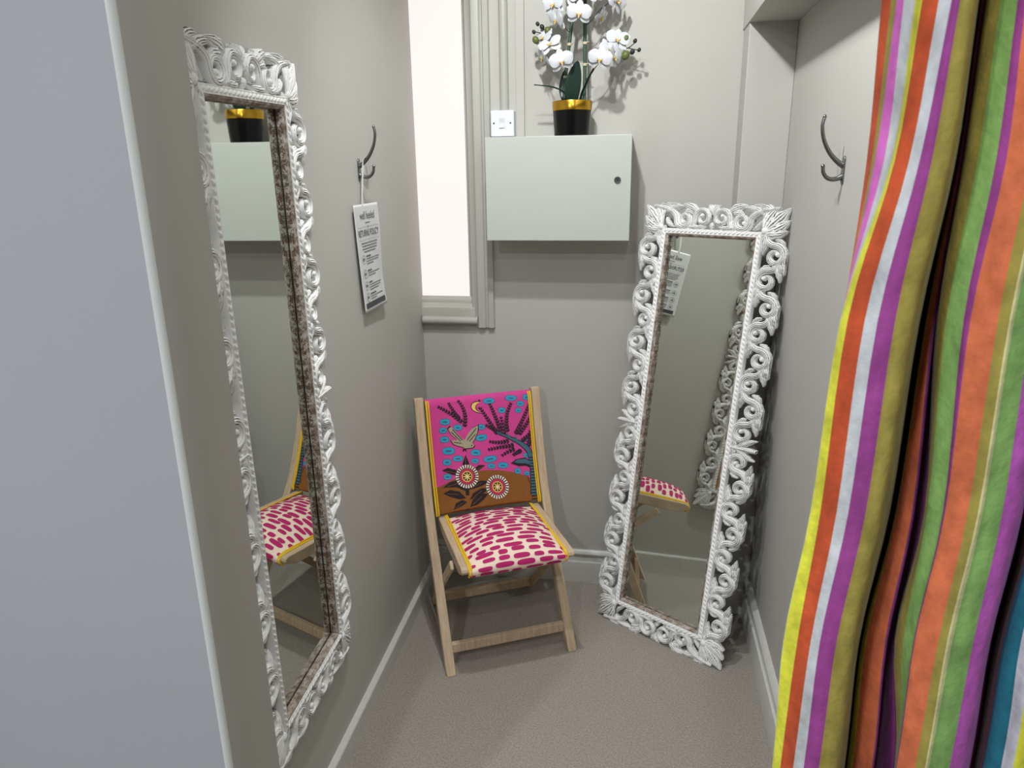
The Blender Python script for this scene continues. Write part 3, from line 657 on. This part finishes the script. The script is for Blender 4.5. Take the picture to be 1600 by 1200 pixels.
b = MB(); b.ball((0, -.009, -.003), .0052, sc=(1, 1.2, 1.0)); b.tube([(0, -.008, -.006), (0, -.017, -.012), (0, -.019, -.020)], [.005, .0042, .001], 8); b.tube([(-.003, -.007, -.004), (-.010, -.014, -.004), (-.011, -.016, .003)], [.004, .0035, .001], 8); b.tube([(.003, -.007, -.004), (.010, -.014, -.004), (.011, -.016, .003)], [.004, .0035, .001], 8)
_o = b.build('lip', M_lip, None, smooth=70); LIP = _o.data; bpy.data.objects.remove(_o)
FLO = [(-.296, 2.585, 2.200, -.5, .1, 0), (-.212, 2.552, 2.164, .05, -.15, .1), (-.250, 2.585, 2.226, -.2, .2, .5), (-.283, 2.58, 2.154, -.9, -.2, .3), (-.188, 2.575, 2.232, .3, .2, .2), (-.134, 2.60, 2.230, .8, .3, 0), (-.096, 2.61, 2.206, 1.0, 0, .4), (-.150, 2.62, 2.166, 1.45, -.5, .2),
       (-.332, 2.62, 2.106, -.7, .5, .3), (-.308, 2.585, 2.078, -.4, .6, -.4), (-.330, 2.60, 2.048, -1.2, -.3, .2), (-.268, 2.55, 2.024, .15, -.1, -.25), (-.141, 2.548, 2.026, -.1, -.1, .2), (-.117, 2.60, 2.060, .6, .3, -.3), (-.090, 2.615, 2.090, .25, .3, .2), (-.103, 2.58, 2.034, 1.1, 0, .1),
       (-.238, 2.595, 2.275, -.1, .3, .3), (-.165, 2.59, 2.275, .5, .2, -.2)]
tw = MB()
for x, y, z, yaw, pit, rol in FLO:
    f = bpy.data.objects.new('flower', PET); C.objects.link(f); f.parent = orc; f.location = L((x, y, z))
    f.rotation_euler = (Matrix.Rotation(yaw, 3, 'Z') @ Matrix.Rotation(-pit, 3, 'X') @ Matrix.Rotation(rol, 3, 'Y')).to_euler()
    l_ = bpy.data.objects.new('lip', LIP); C.objects.link(l_); l_.parent = f; l_.scale = (.72, .8, .72)
def spray(P, r=.0016):
    b = MB(); b.tube(crom([L(p) for p in P], 6), r, 7); b.build('twig', M_twig, orc, smooth=60)
spray([(-.262, 2.628, 2.03), (-.285, 2.62, 2.055), (-.312, 2.625, 2.085), (-.330, 2.63, 2.118), (-.341, 2.63, 2.150)]); spray([(-.330, 2.63, 2.120), (-.350, 2.628, 2.126), (-.368, 2.625, 2.129)]); spray([(-.246, 2.62, 2.118), (-.256, 2.615, 2.128), (-.268, 2.61, 2.144), (-.285, 2.605, 2.165)])
spray([(-.1975, 2.63, 1.97), (-.175, 2.615, 1.99), (-.15, 2.60, 2.02), (-.12, 2.615, 2.05), (-.085, 2.63, 2.07), (-.055, 2.632, 2.068), (-.030, 2.63, 2.085)]); spray([(-.055, 2.632, 2.068), (-.036, 2.63, 2.063), (-.018, 2.628, 2.059)]); spray([(-.198, 2.625, 2.14), (-.175, 2.62, 2.155), (-.15, 2.625, 2.185), (-.12, 2.62, 2.205), (-.09, 2.62, 2.225)]); spray([(-.21, 2.62, 2.155), (-.22, 2.60, 2.17), (-.24, 2.60, 2.22), (-.255, 2.6, 2.25)])
for x, y, z, r, k in [(-.356, 2.622, 2.152, .0065, 1), (-.369, 2.622, 2.128, .0062, 1), (-.341, 2.622, 2.142, .0078, 1), (-.322, 2.618, 2.130, .0105, 0), (-.362, 2.615, 2.102, .0110, 0), (-.062, 2.618, 2.094, .0105, 0), (-.061, 2.61, 2.043, .0130, 0), (-.032, 2.62, 2.087, .0066, 1), (-.040, 2.62, 2.054, .0080, 1), (-.018, 2.62, 2.059, .0062, 1)]:
    b = MB(); b.ball((0, 0, 0), r, sc=(1, 1, 1.18), nu=14, nv=9); o = b.build('bud', M_budd if k else M_bud, orc, smooth=180); o.location = L((x, y, z)); o.rotation_euler = (0, .5 if x > -.2 else -.5, 0)

# ------------------------------------------------------------------ coat hooks
M_hook = mat('satin_nickel_hook', (132, 132, 132), .3, 1.0)
def make_hook():
    h = bpy.data.objects.new('coat_hook', None); C.objects.link(h); h.empty_display_size = .03
    b = MB(); pl = [(-.0085 * math.cos(a) if 1 else 0, .0085 * math.sin(a)) for a in np.linspace(0, PI, 9)]
    ring = [(.0085 * math.cos(a), .024 + .0085 * math.sin(a)) for a in np.linspace(0, PI, 9)] + [(.0085 * math.cos(a), -.024 + .0085 * math.sin(a)) for a in np.linspace(PI, 2 * PI, 9)]
    b.prism(ring, 0, -.0035, 'y'); b.build('base_plate', M_hook, h, bevel=.0008)
    b = MB(); b.tube(crom([(0, -.002, .010), (0, -.016, .019), (0, -.036, .040), (0, -.052, .070), (0, -.058, .100), (0, -.055, .120)], 6), list(np.interp(np.linspace(0, 1, 31), [0, .15, .6, 1], [.0075, .0062, .0046, .0040])), 12); b.ball((0, -.055, .120), .0046); b.build('prong', M_hook, h, smooth=70)
    b = MB(); b.tube(crom([(0, -.002, -.014), (0, -.018, -.020), (0, -.034, -.018), (0, -.045, -.006), (0, -.048, .010)], 6), list(np.interp(np.linspace(0, 1, 25), [0, .2, .6, 1], [.0072, .0058, .0046, .0042])), 12); b.ball((0, -.048, .010), .0050); b.build('prong', M_hook, h, smooth=70)
    for z in (.019, -.024):
        b = MB(); b.lathe([(.0004, 0), (.0028, 0), (.0026, .0016), (.0004, .0018)], n=14); o = b.build('screw', M_steel, h, smooth=40); o.rotation_euler = (PI / 2, 0, 0); o.location = (0, -.0035, z)
    return h
hk = make_hook(); hk.location = (XR, 1.868, 1.672); hk.rotation_euler = (0, 0, -PI / 2)
tag(hk, 'bare metal double coat hook on the right wall near the striped curtain', 'coat hook', 'double coat hooks')
hk2 = copy_tree(hk); hk2.location = (LX(2.112), 2.112, 1.690); hk2.rotation_euler = (0, 0, PI / 2)
hk2['label'] = 'metal double coat hook on the left wall with a paper tag hanging from it'

# ------------------------------------------------------------------ hanging returns notice
M_card = mat('laminated_card', (214, 216, 216), .3, noise=(3, .02)); M_rib = mat('white_ribbon', (226, 228, 232), .6); M_ink = mat('grey_ink', (92, 94, 96), .6); M_navy = mat('navy_band', (58, 64, 74), .5)
TW, TH = .190, .322
TY, TZ, TR = 2.022, 1.592, math.radians(4.4)
XL0 = XL; XL = LX(2.11)
note = thing('hanging_notice', 'printed white returns notice on a ribbon hanging from the left coat hook', 'notice', (XL, TY + TW / 2, TZ - TH))
def card(u_, v_, off=0.0):
    """u from left edge, v from top edge, metres"""
    y = TY + u_ * math.cos(TR) + v_ * math.sin(TR); z = TZ - v_ * math.cos(TR) + u_ * math.sin(TR) * .15
    x = XL + .011 + .0055 * math.sin(v_ * 17 + 1.0) * (u_ / TW) ** 2 + .006 * (v_ / TH) ** 2 + .006 * max(0, u_ / TW - .8) / .2 * math.sin(v_ * 9) ** 2 + off
    return Vector((x, y, z)) - note.location
b = MB(); b.grid(lambda a, t: card(a * TW, t * TH), 24, 36); o = b.build('card', M_card, note, smooth=60); o.modifiers.new('thickness', 'SOLIDIFY').thickness = .0008
def inkbox(m_, u0, u1, v0, v1, mi=0, off=.0012):
    m_.grid(lambda a, t: card(u0 + (u1 - u0) * a, v0 + (v1 - v0) * t, off), max(2, int((u1 - u0) / .008)), max(1, int((v1 - v0) / .009)), mi)
def words(txt, cu, v_, h_, wmax, mi_mat, name, bold=0.0):
    cu_ = bpy.data.curves.new('words', 'FONT'); cu_.body = txt; cu_.size = 1; cu_.resolution_u = 3; cu_.offset = bold
    to = bpy.data.objects.new('words', cu_); C.objects.link(to); dg = bpy.context.evaluated_depsgraph_get(); me = bpy.data.meshes.new_from_object(to.evaluated_get(dg)); bpy.data.objects.remove(to)
    xs = [q.co.x for q in me.vertices]; w_ = max(xs) - min(xs); x0 = min(xs); sx = wmax / w_
    for q in me.vertices: q.co = card(cu - wmax / 2 + (q.co.x - x0) * sx, v_ - q.co.y * h_, .0013)
    me.materials.append(mi_mat); o = bpy.data.objects.new(name, me); C.objects.link(o); o.parent = note; return o
words('well heeled', TW * .5, .044, .034, .112, M_ink, 'shop_name')
words('RETURNS POLICY', TW * .5, .094, .028, .158, M_ink, 'heading', .008)
m = MB()
inkbox(m, TW * .40, TW * .60, .0535, .0555); inkbox(m, .018, .088, .0665, .0672); inkbox(m, .102, .172, .0665, .0672); inkbox(m, .016, .174, .1045, .1052)
m.add([card(.095 + .004 * math.cos(k), .0668 + .004 * math.sin(k), .0013) for k in (0, PI / 2, PI, 3 * PI / 2)], [(0, 1, 2, 3)])
for i, w_ in enumerate((.130, .120, .122, .10)): inkbox(m, .095 - w_ / 2, .095 + w_ / 2, .113 + i * .0085, .1155 + i * .0085)
for j, v0 in enumerate((.152, .196, .232, .268)):
    inkbox(m, .058, .058 + (.040, .036, .030, .050)[j], v0, v0 + .0042)
    for i, w_ in enumerate(((.108, .104, .060), (.104, .070), (.106, .100, .080), (.108, .050))[j]): inkbox(m, .058, .058 + w_, v0 + .009 + i * .0075, v0 + .0112 + i * .0075)
    cu, cv, r = .036, v0 + .010, .0135
    for k in range(24):
        a, b_ = 2 * PI * k / 24, 2 * PI * (k + 1) / 24
        m.add([card(cu + rr * math.cos(q), cv + rr * math.sin(q), .0013) for rr, q in ((r, a), (r, b_), (r - .0012, b_), (r - .0012, a))], [(0, 1, 2, 3)])
    inkbox(m, cu - .006, cu - .001, cv - .005, cv + .005); inkbox(m, cu + .0015, cu + .006, cv - .004, cv + .003)
inkbox(m, .012, .178, .294, .311, 1)
m.build('print', [M_ink, M_navy], note, fix=False)
HK = Vector((XL + .022, 2.112, 1.712))
p0 = card(.068, .006) + note.location
b = MB(); PR = crom([(p0.x, p0.y, p0.z), (XL + .014, p0.y + .004, p0.z + .05), (XL + .016, 2.104, 1.690), (XL + .019, 2.108, 1.716), (XL + .026, 2.112, 1.727)], 6)
vs = []
for i, p in enumerate(PR):
    w_ = .0035 + .0055 * i / (len(PR) - 1); q = Vector(p) - note.location; vs += [q + Vector((0, -w_, 0)), q + Vector((.0, w_, 0))]
b.add(vs, [(2 * i, 2 * i + 1, 2 * i + 3, 2 * i + 2) for i in range(len(PR) - 1)]); o = b.build('ribbon', M_rib, note); o.modifiers.new('thickness', 'SOLIDIFY').thickness = .0009

# ------------------------------------------------------------------ striped velvet curtain
DYE = {k: tuple(min(.92, 1.24 * x_) for x_ in lin(*v_)) for k, v_ in dict(rust=(200, 84, 46), olive=(162, 148, 70), pink=(220, 112, 202), white=(202, 206, 210), yellow=(236, 226, 66), purple=(156, 68, 144), fold_shade=(62, 38, 22), orange=(218, 116, 76), green=(140, 184, 104), pale=(220, 216, 160), magenta=(198, 98, 194), crimson=(136, 46, 76), teal=(30, 112, 130)).items()}  # the dark brown of the deep folds is shade put into the cloth colour
CURTAIN = [
  ('rust', 0.975, [(0.2673, 1.863), (0.2724, 1.6874), (0.2664, 1.4893), (0.2578, 1.2145), (0.2428, 1.0027), (0.246, 0.7659)]),
  ('olive', 0.960, [(0.2734, 1.8597), (0.274, 1.6872), (0.2616, 1.4923), (0.253, 1.2216), (0.2373, 1.0129), (0.2403, 0.7797)]),
  ('pink', 0.945, [(0.2751, 1.8566), (0.2732, 1.687), (0.2567, 1.4952), (0.2482, 1.2287), (0.2327, 1.0232), (0.2356, 0.7936)]),
  ('white', 0.930, [(0.278, 1.8534), (0.2786, 1.6867), (0.2523, 1.4981), (0.2435, 1.2358), (0.2277, 1.0335), (0.231, 0.8075)]),
  ('yellow', 0.912, [(0.2841, 1.8495), (0.2813, 1.6865), (0.247, 1.5016), (0.238, 1.2443), (0.222, 1.0459), (0.2256, 0.8243)]),
  ('rust', 0.895, [(0.2856, 1.846), (0.2794, 1.6863), (0.2503, 1.5051), (0.2452, 1.2533), (0.2353, 1.0596), (0.232, 0.8419)]),
  ('white', 0.880, [(0.2961, 1.8425), (0.289, 1.686), (0.2643, 1.5084), (0.2601, 1.2618), (0.2483, 1.0719), (0.2453, 0.8585)]),
  ('purple', 0.872, [(0.3055, 1.8404), (0.2967, 1.6858), (0.2757, 1.5103), (0.2712, 1.2666), (0.2572, 1.0786), (0.2566, 0.8681)]),
  ('olive', 0.868, [(0.3107, 1.8394), (0.3061, 1.6856), (0.2921, 1.5114), (0.2892, 1.2698), (0.2757, 1.0835), (0.2747, 0.8748)]),
  ('olive', 0.895, [(0.3363, 1.8436), (0.3371, 1.6854), (0.3235, 1.5066), (0.3193, 1.2586), (0.3084, 1.0676), (0.3122, 0.8542)]),
  ('fold_shade', 1.130, [(0.423, 1.8866), (0.4272, 1.6868), (0.4171, 1.4613), (0.4174, 1.1489), (0.3954, 0.9075), (0.4039, 0.6388)]),
  ('yellow', 1.090, [(0.414, 1.879), (0.4168, 1.6865), (0.4091, 1.4691), (0.4081, 1.1681), (0.3873, 0.9355), (0.3916, 0.676)]),
  ('orange', 1.030, [(0.3926, 1.868), (0.3954, 1.6861), (0.3882, 1.4808), (0.3873, 1.1964), (0.3715, 0.9771), (0.3788, 0.7326)]),
  ('purple', 1.000, [(0.3832, 1.8624), (0.386, 1.6859), (0.383, 1.4867), (0.3944, 1.2118), (0.3854, 1.0003), (0.395, 0.7644)]),
  ('purple', 1.020, [(0.3923, 1.866), (0.3952, 1.686), (0.393, 1.4829), (0.4048, 1.2026), (0.3958, 0.987), (0.4048, 0.7464)]),
  ('fold_shade', 1.070, [(0.4137, 1.875), (0.4169, 1.6862), (0.4156, 1.4733), (0.4405, 1.1803), (0.4284, 0.9545), (0.4584, 0.7058)]),
  ('olive', 0.955, [(0.3712, 1.8539), (0.3735, 1.6855), (0.3724, 1.4955), (0.3932, 1.234), (0.3823, 1.0324), (0.41, 0.8106)]),
  ('green', 0.925, [(0.3727, 1.8478), (0.3757, 1.6851), (0.3699, 1.5015), (0.3839, 1.2483), (0.3808, 1.0539), (0.398, 0.8381)]),
  ('purple', 0.900, [(0.379, 1.8425), (0.3841, 1.6847), (0.3784, 1.5067), (0.392, 1.2613), (0.3839, 1.0723), (0.388, 0.8609)]),
  ('orange', 0.892, [(0.3828, 1.8407), (0.3902, 1.6845), (0.3818, 1.5084), (0.3907, 1.2651), (0.3812, 1.0778), (0.3854, 0.8683)]),
  ('olive', 0.876, [(0.4027, 1.8365), (0.4073, 1.684), (0.4032, 1.5121), (0.4085, 1.2743), (0.4016, 1.0916), (0.401, 0.8864)]),
  ('pale', 0.870, [(0.4103, 1.835), (0.4154, 1.6838), (0.4115, 1.5135), (0.4163, 1.2779), (0.4085, 1.0967), (0.4101, 0.8936)]),
  ('green', 0.872, [(0.4147, 1.8352), (0.42, 1.6838), (0.4163, 1.5131), (0.4214, 1.2772), (0.4147, 1.0959), (0.415, 0.8924)]),
  ('magenta', 0.880, [(0.4364, 1.8357), (0.4434, 1.6835), (0.439, 1.512), (0.4471, 1.2751), (0.4431, 1.0933), (0.4442, 0.8891)]),
  ('magenta', 0.905, [(0.4635, 1.8394), (0.4709, 1.6834), (0.47, 1.5076), (0.4798, 1.265), (0.4732, 1.0785), (0.477, 0.8697)]),
  ('fold_shade', 1.050, [(0.5412, 1.8648), (0.5507, 1.6838), (0.5515, 1.4801), (0.5608, 1.1988), (0.5543, 0.9827), (0.5646, 0.7416)]),
  ('crimson', 1.030, [(0.5409, 1.8608), (0.5501, 1.6836), (0.553, 1.4842), (0.5663, 1.2091), (0.5574, 0.9975), (0.5611, 0.7606)]),
  ('teal', 0.940, [(0.4972, 1.8448), (0.5059, 1.6832), (0.5087, 1.5014), (0.5198, 1.2505), (0.5126, 1.0576), (0.5195, 0.8421)]),
  ('white', 0.915, [(0.5011, 1.8396), (0.511, 1.6828), (0.5137, 1.5065), (0.5259, 1.2633), (0.5194, 1.0764), (0.5289, 0.8679)]),
  ('yellow', 0.900, [(0.5044, 1.8364), (0.5148, 1.6826), (0.5182, 1.5096), (0.5298, 1.2711), (0.5242, 1.0877), (0.5343, 0.8834)]),
  ('orange', 0.900, [(0.5186, 1.8358), (0.5281, 1.6824), (0.5323, 1.5099), (0.545, 1.2721), (0.5426, 1.0898), (0.5514, 0.886)]),
  ('end', 0.920, [(0.5534, 1.8381), (0.5643, 1.6821), (0.5701, 1.5067), (0.5852, 1.2651), (0.5843, 1.0799), (0.5951, 0.8732)]),
]
M_velvet = mat('striped_velvet', (200, 200, 200), .85, noise=(38, .3, (1, 1, .6)), bump=(90, .35, .004), sheen=.06, attr='dye')
def curtain_rows():
    cols = []
    for name, d, pts in CURTAIN:
        (xt, zt), (xb, zb) = pts[0], pts[-1]; s_ = (pts[0][0] - pts[1][0]) / (pts[0][1] - pts[1][1])
        full = [(xt + s_ * (2.44 - zt) * .6, 2.44), (xt + s_ * (2.12 - zt) * .9, 2.12)] + list(pts) + [(xb - .004, .42), (xb - .004, .012)]
        f = crom([(p[0], d, p[1]) for p in full], 5); cols.append((name, f))
    return cols
cols = curtain_rows(); b = MB(); NS = 4
X = [np.array(f) for _, f in cols]; out = []
for i in range(len(X) - 1):
    a, p, q, r = X[max(i - 1, 0)], X[i], X[i + 1], X[min(i + 2, len(X) - 1)]
    for k in range(NS):
        t = k / NS; lin_ = p * (1 - t) + q * t
        cy = .5 * (2 * p + (q - a) * t + (2 * a - 5 * p + 4 * q - r) * t * t + (3 * p - a - 3 * q + r) * t ** 3)
        w_ = lin_.copy(); w_[:, 1] = cy[:, 1]; w_[:, 0] = .5 * lin_[:, 0] + .5 * cy[:, 0]; out.append((cols[i][0], w_))
out.append((cols[-1][0], X[-1])); nr = len(X[0]); nc = len(out)
for j in range(nr): b.v += [tuple(o_[1][j]) for o_ in out]
b.w = [0.0] * len(b.v); b.usec = True
for j in range(nr - 1):
    for i in range(nc - 1):
        b.f.append((j * nc + i, j * nc + i + 1, (j + 1) * nc + i + 1, (j + 1) * nc + i)); b.m.append(0); b.c.append(DYE[out[i][0]])
cur = b.build('curtain', M_velvet, smooth=180, fix=False); sd = cur.modifiers.new('thickness', 'SOLIDIFY'); sd.thickness = .0025; sd.offset = 0
tag(cur, 'multicoloured vertical striped velvet curtain drawn to the right of the cubicle opening', 'curtain')
